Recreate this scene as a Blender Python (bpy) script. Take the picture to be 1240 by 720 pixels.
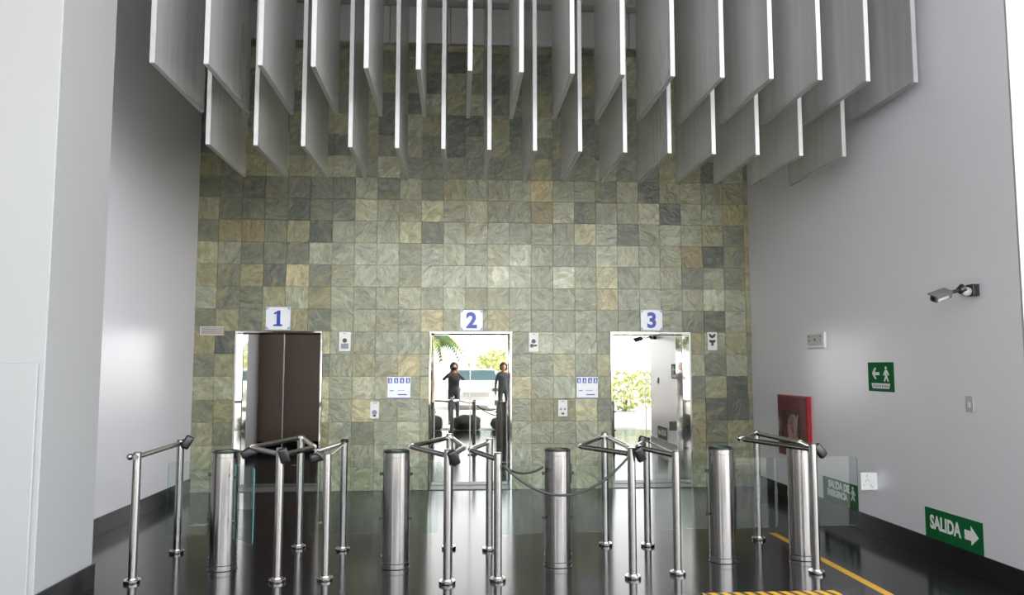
import bpy, bmesh, math, random
from mathutils import Vector, Matrix
random.seed(7)
S = bpy.context.scene
COL = S.collection
for o in list(bpy.data.objects): bpy.data.objects.remove(o)

# ------------------------------------------------------------------ camera
CAM_H, YAW, PITCH, FPX = 1.6432, 0.06992, 0.08727, 944.07
cd = bpy.data.cameras.new('camera'); cam = bpy.data.objects.new('camera', cd); COL.objects.link(cam)
cd.sensor_fit = 'HORIZONTAL'; cd.sensor_width = 36.0; cd.lens = FPX / 1240 * 36.0
cd.clip_start = 0.05; cd.clip_end = 400
cam.location = (0, 0, CAM_H); cam.rotation_euler = (math.pi / 2 + PITCH, 0, -YAW)
S.camera = cam

# ------------------------------------------------------------------ sky, sun, exposure
w = bpy.data.worlds.new('sky'); S.world = w; w.use_nodes = True
bgn = w.node_tree.nodes['Background']
bgn.inputs['Color'].default_value = (0.93, 0.965, 1.0, 1); bgn.inputs['Strength'].default_value = 6.0
sd = bpy.data.lights.new('sun', 'SUN'); sun = bpy.data.objects.new('sun', sd); COL.objects.link(sun)
sd.energy = 12.0; sd.angle = 0.01; sd.color = (1.0, 0.95, 0.86)
sun.location = (0, 30, 40)
sun.rotation_euler = Vector((-0.72, -0.14, -0.62)).to_track_quat('-Z', 'Y').to_euler()
S.view_settings.view_transform = 'Standard'; S.view_settings.look = 'None'
S.view_settings.gamma = 1.0; S.view_settings.exposure = 0.33
S.view_settings.use_curve_mapping = False

# ------------------------------------------------------------------ room numbers (metres)
D = 10.5726              # tiled back wall
XL, XR = -3.4686, 4.0708 # inner faces of the side walls
XP = -2.70               # inner face of the left pillar
YF, YP = 5.34, 6.15      # facade plane, far side of the pillar
HB = 0.1786              # skirting height
X0 = -3.1959             # first tile joint
ZC = 8.2                 # ceiling
DOOR_BACK = 0.33

# ------------------------------------------------------------------ helpers
def link(o, parent=None):
    COL.objects.link(o)
    if parent is not None:
        o.parent = parent
        o.matrix_parent_inverse = Matrix.Identity(4)
    return o
def tag(o, label, cat, group=None):
    o['label'] = label; o['category'] = cat
    if group: o['group'] = group
    return o
def structure(o):
    o['kind'] = 'structure'; return o
def mesh_from_bm(name, bm, mats, smooth=False):
    bmesh.ops.recalc_face_normals(bm, faces=bm.faces)
    me = bpy.data.meshes.new(name); bm.to_mesh(me); bm.free()
    for m in (mats if isinstance(mats, (list, tuple)) else [mats]): me.materials.append(m)
    if smooth:
        for p in me.polygons: p.use_smooth = True
        me.set_sharp_from_angle(angle=math.radians(35))
    return me
def obj(name, bm, mats, parent=None, loc=(0, 0, 0), rot=(0, 0, 0), smooth=False):
    o = bpy.data.objects.new(name, mesh_from_bm(name, bm, mats, smooth))
    link(o, parent); o.location = loc; o.rotation_euler = rot
    return o
def empty(name, loc=(0, 0, 0), rot=(0, 0, 0)):
    o = bpy.data.objects.new(name, None); o.empty_display_size = 0.1
    link(o); o.location = loc; o.rotation_euler = rot
    return o
def box(bm, x0, x1, y0, y1, z0, z1, bev=0.0, mi=0, seg=1):
    r = bmesh.ops.create_cube(bm, size=1.0)
    vs = r['verts']
    for v in vs:
        v.co = Vector((x0 + (v.co.x + .5) * (x1 - x0), y0 + (v.co.y + .5) * (y1 - y0), z0 + (v.co.z + .5) * (z1 - z0)))
    fs = {f for v in vs for f in v.link_faces}
    for f in fs: f.material_index = mi
    if bev > 0:
        es = {e for v in vs for e in v.link_edges}
        bmesh.ops.bevel(bm, geom=list(es), offset=bev, segments=seg, profile=0.5, affect='EDGES')
    return bm
def bx(x0, x1, y0, y1, z0, z1, bev=0.0, seg=1):
    return box(bmesh.new(), x0, x1, y0, y1, z0, z1, bev, 0, seg)
def lathe(bm, prof, n=28, cx=0, cy=0, mi=None, cap=True):
    rings = []
    for r, z in prof:
        rings.append([bm.verts.new((cx + r * math.cos(2 * math.pi * i / n), cy + r * math.sin(2 * math.pi * i / n), z)) for i in range(n)])
    for k in range(len(rings) - 1):
        for i in range(n):
            f = bm.faces.new((rings[k][i], rings[k][(i + 1) % n], rings[k + 1][(i + 1) % n], rings[k + 1][i]))
            if mi: f.material_index = mi[k]
    if cap:
        f = bm.faces.new(rings[0][::-1]); f.material_index = mi[0] if mi else 0
        f = bm.faces.new(rings[-1]); f.material_index = mi[-1] if mi else 0
    return bm
def round_path(pts, rad=0.05, seg=6):
    """polyline with rounded corners"""
    P = [Vector(p) for p in pts]; out = [P[0]]
    for i in range(1, len(P) - 1):
        a, b, c = P[i - 1], P[i], P[i + 1]
        d1 = (a - b); d2 = (c - b)
        r = min(rad, d1.length * .45, d2.length * .45)
        p0 = b + d1.normalized() * r; p2 = b + d2.normalized() * r
        for k in range(seg + 1):
            t = k / seg
            out.append((1 - t) ** 2 * p0 + 2 * t * (1 - t) * b + t * t * p2)
    out.append(P[-1]); return out
def tube(bm, pts, r, n=12, cap=True):
    P = [Vector(p) for p in pts]; rings = []
    up = Vector((0, 0, 1))
    for i, p in enumerate(P):
        t = (P[min(i + 1, len(P) - 1)] - P[max(i - 1, 0)]).normalized()
        u = up if abs(t.dot(up)) < .95 else Vector((1, 0, 0))
        s = t.cross(u).normalized(); q = s.cross(t).normalized()
        rr = r[i] if isinstance(r, (list, tuple)) else r
        rings.append([bm.verts.new(p + (s * math.cos(2 * math.pi * k / n) + q * math.sin(2 * math.pi * k / n)) * rr) for k in range(n)])
    for a, b in zip(rings, rings[1:]):
        for k in range(n): bm.faces.new((a[k], a[(k + 1) % n], b[(k + 1) % n], b[k]))
    if cap:
        bm.faces.new(rings[0][::-1]); bm.faces.new(rings[-1])
    return bm
def prism(bm, poly, axis, a, b):
    """extrude a 2-D polygon: axis 'y' -> poly is (x,z); axis 'x' -> poly is (y,z); axis 'z' -> (x,y)"""
    def P(p, t):
        return {'y': (p[0], t, p[1]), 'x': (t, p[0], p[1]), 'z': (p[0], p[1], t)}[axis]
    A = [bm.verts.new(P(p, a)) for p in poly]; B = [bm.verts.new(P(p, b)) for p in poly]
    n = len(poly)
    bm.faces.new(A); bm.faces.new(B[::-1])
    for i in range(n): bm.faces.new((A[i], A[(i + 1) % n], B[(i + 1) % n], B[i]))
    return bm
def text_mesh(s, size, depth, mat, bold=0.0, sx=1.0):
    cu = bpy.data.curves.new('lettering', 'FONT'); cu.body = s; cu.size = size; cu.extrude = depth
    cu.align_x = 'CENTER'; cu.align_y = 'CENTER'; cu.offset = bold; cu.resolution_u = 4
    t = bpy.data.objects.new('tmp', cu); COL.objects.link(t)
    dg = bpy.context.evaluated_depsgraph_get()
    me = bpy.data.meshes.new_from_object(t.evaluated_get(dg))
    bpy.data.objects.remove(t); bpy.data.curves.remove(cu)
    xs = [v.co.x for v in me.vertices]; ys = [v.co.y for v in me.vertices]
    cx, cy = (min(xs) + max(xs)) / 2, (min(ys) + max(ys)) / 2
    for v in me.vertices: v.co.x = (v.co.x - cx) * sx; v.co.y -= cy
    me.materials.clear(); me.materials.append(mat); me.name = 'lettering'
    return me
def text_obj(name, me, parent, loc, rot):
    o = bpy.data.objects.new(name, me); link(o, parent); o.location = loc; o.rotation_euler = rot; return o
ORD = ['first', 'second', 'third', 'fourth', 'fifth', 'sixth', 'seventh', 'eighth', 'ninth', 'tenth', 'eleventh', 'twelfth', 'thirteenth', 'fourteenth', 'fifteenth', 'sixteenth']

# ------------------------------------------------------------------ materials
def mat(name, col, rough=.5, metal=0.0, spec=.5, emit=0, noise=None, bump=None, coat=0, aniso=0, coords='Object'):
    m = bpy.data.materials.new(name); m.use_nodes = True
    nt = m.node_tree; p = nt.nodes['Principled BSDF']
    p.inputs['Base Color'].default_value = (*col, 1); p.inputs['Roughness'].default_value = rough
    p.inputs['Metallic'].default_value = metal; p.inputs['Specular IOR Level'].default_value = spec
    if coat: p.inputs['Coat Weight'].default_value = coat; p.inputs['Coat Roughness'].default_value = .05
    if aniso: p.inputs['Anisotropic'].default_value = aniso
    if noise or bump:
        tc = nt.nodes.new('ShaderNodeTexCoord')
    if noise:   # (scale xyz, amount, roughness amount)
        mp = nt.nodes.new('ShaderNodeMapping'); mp.inputs['Scale'].default_value = noise[0]
        nz = nt.nodes.new('ShaderNodeTexNoise'); nz.inputs['Scale'].default_value = 1; nz.inputs['Detail'].default_value = 5
        nt.links.new(tc.outputs[coords], mp.inputs['Vector']); nt.links.new(mp.outputs[0], nz.inputs['Vector'])
        mx = nt.nodes.new('ShaderNodeMix'); mx.data_type = 'RGBA'
        a = noise[1]
        mx.inputs['A'].default_value = (*[c * (1 - a) for c in col], 1); mx.inputs['B'].default_value = (*[min(1, c * (1 + a)) for c in col], 1)
        nt.links.new(nz.outputs['Fac'], mx.inputs['Factor']); nt.links.new(mx.outputs['Result'], p.inputs['Base Color'])
        if len(noise) > 2:
            mr = nt.nodes.new('ShaderNodeMapRange'); mr.inputs['From Min'].default_value = .3; mr.inputs['From Max'].default_value = .7
            mr.inputs['To Min'].default_value = max(0, rough - noise[2]); mr.inputs['To Max'].default_value = rough + noise[2]
            nt.links.new(nz.outputs['Fac'], mr.inputs['Value']); nt.links.new(mr.outputs[0], p.inputs['Roughness'])
    if bump:    # (scale xyz, strength, distance)
        mp = nt.nodes.new('ShaderNodeMapping'); mp.inputs['Scale'].default_value = bump[0]
        nz = nt.nodes.new('ShaderNodeTexNoise'); nz.inputs['Scale'].default_value = 1; nz.inputs['Detail'].default_value = 3
        nt.links.new(tc.outputs[coords], mp.inputs['Vector']); nt.links.new(mp.outputs[0], nz.inputs['Vector'])
        b = nt.nodes.new('ShaderNodeBump'); b.inputs['Strength'].default_value = bump[1]; b.inputs['Distance'].default_value = bump[2]
        nt.links.new(nz.outputs['Fac'], b.inputs['Height']); nt.links.new(b.outputs[0], p.inputs['Normal'])
    return m

M = {}
M['white'] = mat('white_facade_paint', (.345, .345, .35), .5, noise=((.7, .7, .7), .03))
M['wall'] = mat('grey_satin_wall_panel', (.79, .77, .825), .29, .08, .7, noise=((.8, .8, .5), .04))
M['brown'] = mat('brown_panel', (.48, .37, .33), .4, noise=((2, 2, .5), .15))
M['ceiling'] = mat('ceiling_paint', (.35, .35, .35), .7, noise=((1, 1, 1), .03))
M['bulk'] = mat('grey_bulkhead_panel', (.45, .44, .43), .35, noise=((1, 1, 12), .06))
M['floor'] = mat('black_polished_granite', (.012, .012, .013), .13, 0, .10, noise=((60, 60, 60), .5), bump=((1.3, 1.3, 1.3), .03, .01))
M['skirt'] = mat('black_granite_skirting', (.012, .012, .0135), .25, 0, .25, noise=((40, 40, 40), .4))
M['grout'] = mat('dark_grout', (.22, .215, .165), .8, noise=((30, 30, 30), .3))
M['steel'] = mat('brushed_steel', (.40, .385, .375), .25, 1.0, noise=((90, 90, 3), .01))
M['drum'] = mat('satin_drum_steel', (.40, .38, .37), .21, 1.0, noise=((70, 70, 1.0), .02))
M['chrome'] = mat('polished_steel', (.50, .49, .475), .16, 1.0, noise=((20, 20, 20), .03))
M['mirror'] = mat('mirror_lift_door_steel', (.56, .545, .52), .014, 1.0, noise=((3, 3, .6), .03), bump=((1.6, 1.6, 1.1), .012, .01))
M['frame'] = mat('lift_frame_steel', (.62, .60, .58), .05, 1.0, noise=((100, 100, 2), .03))
M['alu'] = mat('hanging_fin_aluminium', (.80, .795, .795), .27, .66, noise=((1.5, 7, .5), .22))
M['alu_edge'] = mat('fin_edge_aluminium', (.46, .46, .465), .5, .3, noise=((6, 6, 9), .12))
M['alu_dark'] = mat('fin_bottom_aluminium', (.40, .40, .40), .4, .6, noise=((6, 6, 9), .12))  # same aluminium darkened for undersides, shade against ground light put into the colour
M['black'] = mat('black_plastic', (.012, .012, .013), .3, noise=((40, 40, 40), .3))
M['rubber'] = mat('dark_rubber', (.03, .03, .03), .35, noise=((40, 40, 40), .3))
M['dark'] = mat('dark_recess', (.02, .02, .02), .5, noise=((20, 20, 20), .3))
M['led'] = mat('green_indicator', (.01, .12, .05), .3, noise=((20, 20, 20), .1))
M['ceramic'] = mat('white_ceramic', (.80, .81, .84), .2, noise=((9, 9, 9), .04))
M['blue'] = mat('blue_print', (.02, .05, .40), .35, noise=((9, 9, 9), .1))
M['paleblue'] = mat('pale_blue_print', (.25, .33, .62), .35, noise=((9, 9, 9), .2))
M['green'] = mat('green_sign', (.002, .115, .030), .6, 0, .2, noise=((6, 6, 6), .12))
M['signwhite'] = mat('white_print', (.82, .83, .82), .45, noise=((30, 30, 30), .05))
M['greyprint'] = mat('grey_print', (.25, .27, .30), .5, noise=((30, 30, 30), .1))
M['red'] = mat('red_paint', (.36, .012, .018), .3, noise=((6, 6, 6), .1))
M['darkred'] = mat('dark_red_paint', (.12, .006, .008), .4, noise=((6, 6, 6), .1))
M['hose'] = mat('pink_canvas_hose', (.50, .20, .18), .7, noise=((30, 30, 30), .3))
M['camgrey'] = mat('camera_grey', (.10, .10, .105), .4, noise=((20, 20, 20), .1))
M['camlight'] = mat('camera_light_grey', (.42, .42, .43), .4, noise=((20, 20, 20), .1))
M['plate'] = mat('grey_plate', (.45, .45, .45), .35, noise=((20, 20, 20), .05))
M['plastic'] = mat('ivory_plastic', (.74, .73, .70), .35, noise=((20, 20, 20), .04))
M['mark'] = mat('pale_floor_mark', (.30, .28, .22), .5, noise=((20, 20, 20), .4))

def glass_mat(name, tint, edge=False):
    m = bpy.data.materials.new(name); m.use_nodes = True; nt = m.node_tree; nt.nodes.clear()
    out = nt.nodes.new('ShaderNodeOutputMaterial'); mix = nt.nodes.new('ShaderNodeMixShader')
    tr = nt.nodes.new('ShaderNodeBsdfTransparent'); tr.inputs[0].default_value = (*tint, 1)
    gl = nt.nodes.new('ShaderNodeBsdfGlossy'); gl.inputs['Roughness'].default_value = .02
    fr = nt.nodes.new('ShaderNodeFresnel'); fr.inputs['IOR'].default_value = 1.5
    if edge:
        gl = nt.nodes.new('ShaderNodeBsdfPrincipled'); gl.inputs['Base Color'].default_value = (.05, .24, .20, 1); gl.inputs['Roughness'].default_value = .15
        mix.inputs[0].default_value = .6
    else:
        gm = nt.nodes.new('ShaderNodeNewGeometry'); sb = nt.nodes.new('ShaderNodeMath'); sb.operation = 'SUBTRACT'; sb.inputs[0].default_value = 1.0
        nt.links.new(gm.outputs['Backfacing'], sb.inputs[1]); mm = nt.nodes.new('ShaderNodeMath'); mm.operation = 'MULTIPLY'
        nt.links.new(fr.outputs[0], mm.inputs[0]); nt.links.new(sb.outputs[0], mm.inputs[1]); nt.links.new(mm.outputs[0], mix.inputs[0])
    nt.links.new(tr.outputs[0], mix.inputs[1]); nt.links.new(gl.outputs[0], mix.inputs[2]); nt.links.new(mix.outputs[0], out.inputs[0])
    return m
M['glass'] = glass_mat('clear_green_glass', (.925, .965, .955)); M['glass_edge'] = glass_mat('green_glass_edge', (.5, .85, .78), True)

def slate(name, vertex_colour=False):
    m = bpy.data.materials.new(name); m.use_nodes = True; nt = m.node_tree; p = nt.nodes['Principled BSDF']
    L = nt.links.new
    if vertex_colour:
        src = nt.nodes.new('ShaderNodeVertexColor'); src.layer_name = 'tint'; colour = src.outputs['Color']
        rnd = None
    else:
        oi = nt.nodes.new('ShaderNodeObjectInfo'); colour = oi.outputs['Color']; rnd = oi.outputs['Random']
    geo = nt.nodes.new('ShaderNodeNewGeometry')
    off = nt.nodes.new('ShaderNodeVectorMath'); off.operation = 'ADD'
    L(geo.outputs['Position'], off.inputs[0])
    if rnd is not None:
        cmb = nt.nodes.new('ShaderNodeMath'); cmb.operation = 'MULTIPLY'; cmb.inputs[1].default_value = 37.0; L(rnd, cmb.inputs[0]); L(cmb.outputs[0], off.inputs[1])
    n1 = nt.nodes.new('ShaderNodeTexNoise'); n1.inputs['Scale'].default_value = 7.5; n1.inputs['Detail'].default_value = 8; n1.inputs['Roughness'].default_value = .62; n1.inputs['Distortion'].default_value = .9
    n2 = nt.nodes.new('ShaderNodeTexNoise'); n2.inputs['Scale'].default_value = 30; n2.inputs['Detail'].default_value = 8; n2.inputs['Distortion'].default_value = 1.5
    n3 = nt.nodes.new('ShaderNodeTexNoise'); n3.inputs['Scale'].default_value = 7.0; n3.inputs['Detail'].default_value = 6
    vr = nt.nodes.new('ShaderNodeVectorRotate'); vr.rotation_type = 'Y_AXIS'; vr.inputs['Angle'].default_value = .8
    if rnd is not None:
        am = nt.nodes.new('ShaderNodeMath'); am.operation = 'MULTIPLY'; am.inputs[1].default_value = 9.4; L(rnd, am.inputs[0]); L(am.outputs[0], vr.inputs['Angle'])
    L(off.outputs[0], vr.inputs['Vector'])
    mp = nt.nodes.new('ShaderNodeMapping'); mp.inputs['Scale'].default_value = (.8, 1, 1.45)
    L(vr.outputs[0], mp.inputs['Vector'])
    for n in (n1, n2, n3): L(mp.outputs[0], n.inputs['Vector'])
    # value mottling
    r1 = nt.nodes.new('ShaderNodeMapRange'); r1.inputs['From Min'].default_value = .28; r1.inputs['From Max'].default_value = .72; r1.inputs['To Min'].default_value = .5; r1.inputs['To Max'].default_value = 1.5
    L(n1.outputs['Fac'], r1.inputs['Value'])
    r2 = nt.nodes.new('ShaderNodeMapRange'); r2.inputs['From Min'].default_value = .25; r2.inputs['From Max'].default_value = .75; r2.inputs['To Min'].default_value = .7; r2.inputs['To Max'].default_value = 1.3
    L(n2.outputs['Fac'], r2.inputs['Value'])
    mu = nt.nodes.new('ShaderNodeMath'); mu.operation = 'MULTIPLY'; L(r1.outputs[0], mu.inputs[0]); L(r2.outputs[0], mu.inputs[1])
    sc = nt.nodes.new('ShaderNodeVectorMath'); sc.operation = 'SCALE'; L(colour, sc.inputs[0]); L(mu.outputs[0], sc.inputs['Scale'])
    # ochre veins
    r3 = nt.nodes.new('ShaderNodeMapRange'); r3.inputs['From Min'].default_value = .52; r3.inputs['From Max'].default_value = .70; r3.inputs['To Max'].default_value = .5
    L(n3.outputs['Fac'], r3.inputs['Value'])
    mx = nt.nodes.new('ShaderNodeMix'); mx.data_type = 'RGBA'; mx.inputs['B'].default_value = (.30, .24, .09, 1)
    L(r3.outputs[0], mx.inputs['Factor']); L(sc.outputs[0], mx.inputs['A']); L(mx.outputs['Result'], p.inputs['Base Color'])
    p.inputs['Roughness'].default_value = .34; p.inputs['Specular IOR Level'].default_value = .75
    b = nt.nodes.new('ShaderNodeBump'); b.inputs['Strength'].default_value = .7; b.inputs['Distance'].default_value = .02
    L(n1.outputs['Fac'], b.inputs['Height']); L(b.outputs[0], p.inputs['Normal'])
    return m
M['slate'] = slate('split_slate'); M['slate_v'] = slate('split_slate_upper', True)

def hazard():
    m = bpy.data.materials.new('yellow_black_hazard_tape'); m.use_nodes = True; nt = m.node_tree; p = nt.nodes['Principled BSDF']; L = nt.links.new
    tc = nt.nodes.new('ShaderNodeTexCoord'); sp = nt.nodes.new('ShaderNodeSeparateXYZ'); L(tc.outputs['Object'], sp.inputs[0])
    ad = nt.nodes.new('ShaderNodeMath'); ad.operation = 'ADD'; ys = nt.nodes.new('ShaderNodeMath'); ys.operation = 'MULTIPLY'; ys.inputs[1].default_value = .3; L(sp.outputs['Y'], ys.inputs[0])
    L(sp.outputs['X'], ad.inputs[0]); L(ys.outputs[0], ad.inputs[1])
    ml = nt.nodes.new('ShaderNodeMath'); ml.operation = 'MULTIPLY'; ml.inputs[1].default_value = 11.3; L(ad.outputs[0], ml.inputs[0])
    fr = nt.nodes.new('ShaderNodeMath'); fr.operation = 'FRACT'; L(ml.outputs[0], fr.inputs[0])
    gt = nt.nodes.new('ShaderNodeMath'); gt.operation = 'GREATER_THAN'; gt.inputs[1].default_value = .58; L(fr.outputs[0], gt.inputs[0])
    mx = nt.nodes.new('ShaderNodeMix'); mx.data_type = 'RGBA'; mx.inputs['A'].default_value = (.75, .42, .02, 1); mx.inputs['B'].default_value = (.03, .03, .02, 1)
    L(gt.outputs[0], mx.inputs['Factor']); L(mx.outputs['Result'], p.inputs['Base Color']); p.inputs['Roughness'].default_value = .5
    return m
M['hazard'] = hazard()
M['yellow'] = mat('yellow_floor_tape', (.60, .33, .02), .45, noise=((9, 40, 3), .6))

# ------------------------------------------------------------------ room shell
structure(obj('floor', bx(-14, 14, 1.7, 11.6, -.2, 0), M['floor']))
structure(obj('wall_left', bx(XL - .3, XL, YP - .02, 11.6, 0, ZC), M['wall']))
structure(obj('wall_right', bx(XR, XR + .3, YF + .02, 11.6, 0, ZC), M['wall']))
b = bmesh.new()
box(b, XL - .3, XP, YF, YP, 0, ZC, .004, 0)
for f in b.faces:
    if f.calc_center_median().y > YP - .003: f.material_index = 1
    elif f.calc_center_median().x > XP - .003: f.material_index = 2
structure(obj('wall_pillar', b, [M['white'], M['brown'], M['white']]))
structure(obj('wall_front_left', bx(-14, XL - .3, YF, YF + .3, 0, ZC + .25), M['white']))
b = bmesh.new(); box(b, XR, 14, YF, YF + .019, 0, ZC + .25); box(b, XR + .301, 14, YF + .019, YF + .3, 0, ZC + .25)
structure(obj('wall_front_right', b, M['white']))
structure(obj('wall_light_block', bx(-8.8, -8.5, -9, YF, 0, 7.8), M['white']))  # unseen side wall, added to cut light from the left
b = bmesh.new(); box(b, -14, 5.5, -8.0, YF, 7.8, 8.1); box(b, 5.5, 14, 2.6, YF, 7.8, 8.1)  # unseen overhead slabs, added to hold sky light off the facade
structure(obj('light_block_slab', b, M['white']))
structure(obj('wall_front_lintel', bx(XL - .3, XR, YF, YF + .3, 6.7, ZC + .25), M['white']))
structure(obj('ceiling', bx(XL - .3, XR + .3, YF + .3, 11.6, ZC, ZC + .25), M['ceiling']))
b = bmesh.new(); box(b, -6, XP - .035, YF - .022, YF, HB, 1.662, .005)
structure(obj('trim_1', b, M['white']))

structure(obj('baseboard_left', bx(XL, XL + .018, YP, D, 0, HB, .003), M['skirt']))
structure(obj('baseboard_right', bx(XR - .018, XR, YF, D, 0, HB, .003), M['skirt']))
b = bmesh.new(); box(b, XP, XP + .018, YF - .04, YP + .018, 0, HB, .003); box(b, -6, XP + .018, YF - .04, YF, 0, HB, .003); box(b, XL, XP, YP, YP + .018, 0, HB, .003)
structure(obj('baseboard_pillar', b, M['skirt']))

# back wall slab with three openings, then tiles
LIFTS = [(-2.939, -1.794), (-.377, .741), (2.092, 3.211)]
ZD = 2.105
b = bmesh.new()
yb0, yb1 = D + .012, D + .9
edges = [XL]
for a, c in LIFTS: edges += [a, c]
edges.append(XR)
for i in range(0, len(edges), 2): box(b, edges[i], edges[i + 1], yb0, yb1, 0, ZD)
box(b, XL, XR, yb0, yb1, ZD, ZC)
wall_back = structure(obj('wall_back', b, M['grout']))

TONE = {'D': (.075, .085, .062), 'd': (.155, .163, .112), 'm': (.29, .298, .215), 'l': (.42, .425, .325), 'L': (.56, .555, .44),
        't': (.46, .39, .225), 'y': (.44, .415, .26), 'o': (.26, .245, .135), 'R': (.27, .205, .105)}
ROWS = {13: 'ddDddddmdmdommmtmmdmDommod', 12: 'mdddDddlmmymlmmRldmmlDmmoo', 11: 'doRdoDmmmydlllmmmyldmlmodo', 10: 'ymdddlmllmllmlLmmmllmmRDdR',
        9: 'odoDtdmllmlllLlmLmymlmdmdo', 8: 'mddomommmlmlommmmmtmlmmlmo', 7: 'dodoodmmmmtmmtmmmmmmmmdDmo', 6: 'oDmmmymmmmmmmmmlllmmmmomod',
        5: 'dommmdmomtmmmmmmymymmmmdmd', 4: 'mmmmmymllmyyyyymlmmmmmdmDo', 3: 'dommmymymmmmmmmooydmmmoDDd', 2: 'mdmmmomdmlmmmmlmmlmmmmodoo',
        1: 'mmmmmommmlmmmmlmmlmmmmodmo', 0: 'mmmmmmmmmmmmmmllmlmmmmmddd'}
GAP = .0013
def tile_mesh(wd, ht):
    b = bx(-wd / 2 + GAP, wd / 2 - GAP, -.011, 0, -ht / 2 + GAP, ht / 2 - GAP)
    top = [e for e in b.edges if all(v.co.y < -.01 for v in e.verts)]
    bmesh.ops.bevel(b, geom=top, offset=.002, segments=1, affect='EDGES')
    return mesh_from_bm('tile', b, M['slate'])
tile_cache = {}
def span(c): # column c
    a = X0 + .3 * (c - 1); e = X0 + .3 * c
    return max(a, XL), min(e, XR)
rt = random.Random(3)
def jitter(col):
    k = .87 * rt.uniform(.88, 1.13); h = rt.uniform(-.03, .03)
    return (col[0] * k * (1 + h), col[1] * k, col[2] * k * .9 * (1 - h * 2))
up = bmesh.new(); upl = up.loops.layers.float_color.new('tint')
for r in range(0, 21):
    z0, z1 = .3 * r, min(.3 * (r + 1), 6.09)
    for c in range(26):
        a, e = span(c)
        pieces = [(a, e)]
        if r < 7:
            for (p, q) in LIFTS:
                nx = []
                for (u, v) in pieces:
                    if u < p: nx.append((u, min(v, p)))
                    if v > q: nx.append((max(u, q), v))
                pieces = nx
        for (u, v) in pieces:
            if v - u < .02: continue
            if r <= 13:
                key = (round(v - u, 3), round(z1 - z0, 3))
                if key not in tile_cache: tile_cache[key] = tile_mesh(*key)
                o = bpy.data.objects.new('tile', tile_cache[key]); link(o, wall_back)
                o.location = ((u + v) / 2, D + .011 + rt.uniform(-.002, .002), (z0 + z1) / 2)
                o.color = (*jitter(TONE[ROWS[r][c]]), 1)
            else:
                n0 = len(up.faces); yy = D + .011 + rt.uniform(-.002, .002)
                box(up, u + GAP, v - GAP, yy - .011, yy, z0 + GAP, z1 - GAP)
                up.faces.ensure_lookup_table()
                tc = (*jitter(TONE[rt.choice('dddmmoodDD')]), 1)  # darker tone mix: dim light on the upper rows put into tile colour
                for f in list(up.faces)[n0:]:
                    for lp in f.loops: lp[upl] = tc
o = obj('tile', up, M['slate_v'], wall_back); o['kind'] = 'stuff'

# bulkhead over the tiles
b = bmesh.new()
n = 9; pw = (XR - XL) / n
for i in range(n): box(b, XL + i * pw + .004, XL + (i + 1) * pw - .004, D - .05, D + .02, 6.10, 6.62, .004)
box(b, XL, XR, D - .22, D + .02, 6.63, 6.70, .004)
for i in range(n): box(b, XL + i * pw + .004, XL + (i + 1) * pw - .004, D - .20, D + .02, 6.705, ZC - .002, .004)
structure(obj('trim_2', b, M['bulk']))

# ------------------------------------------------------------------ lift doors
for k, (a, c) in enumerate(LIFTS):
    root = structure(empty('door_%d' % (k + 1), (0, 0, 0)))
    fw = .026
    b = bmesh.new()
    y0, y1 = D - .012, D + DOOR_BACK + .06
    box(b, a + .001, a + fw, y0, y1, 0, ZD - .001, .002); box(b, c - fw, c - .001, y0, y1, 0, ZD - .001, .002)
    box(b, a + fw, c - fw, y0, y1, ZD - fw, ZD - .001, .002)
    obj('door_frame', b, M['frame'], root)
    mid = (a + c) / 2; yl = D + DOOR_BACK
    tilt = [(.040, .000), (.004, -.003), (.002, -.004)][k]
    for s in (0, 1):
        x0, x1 = (a + fw + .002, mid - .003) if s == 0 else (mid + .003, c - fw - .002)
        b = bx(-(x1 - x0) / 2, (x1 - x0) / 2, 0, .035, .012, ZD - fw - .003, .004, 2)
        o = obj('door_leaf', b, M['mirror'], root, ((x0 + x1) / 2, yl, 0), (0, 0, tilt[s]))
    obj('door_seam', bx(mid - .009, mid + .009, yl - .006, yl - .001, .012, ZD - fw - .01, .002), M['steel'], root)
    obj('door_sill', bx(a + fw, c - fw, D - .01, yl + .04, 0, .010, .002), M['camgrey'], root)
    obj('shaft_panel', bx(a + .002, c - .002, yl + .07, yl + .1, 0.002, ZD - .002), M['dark'], root)

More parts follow.
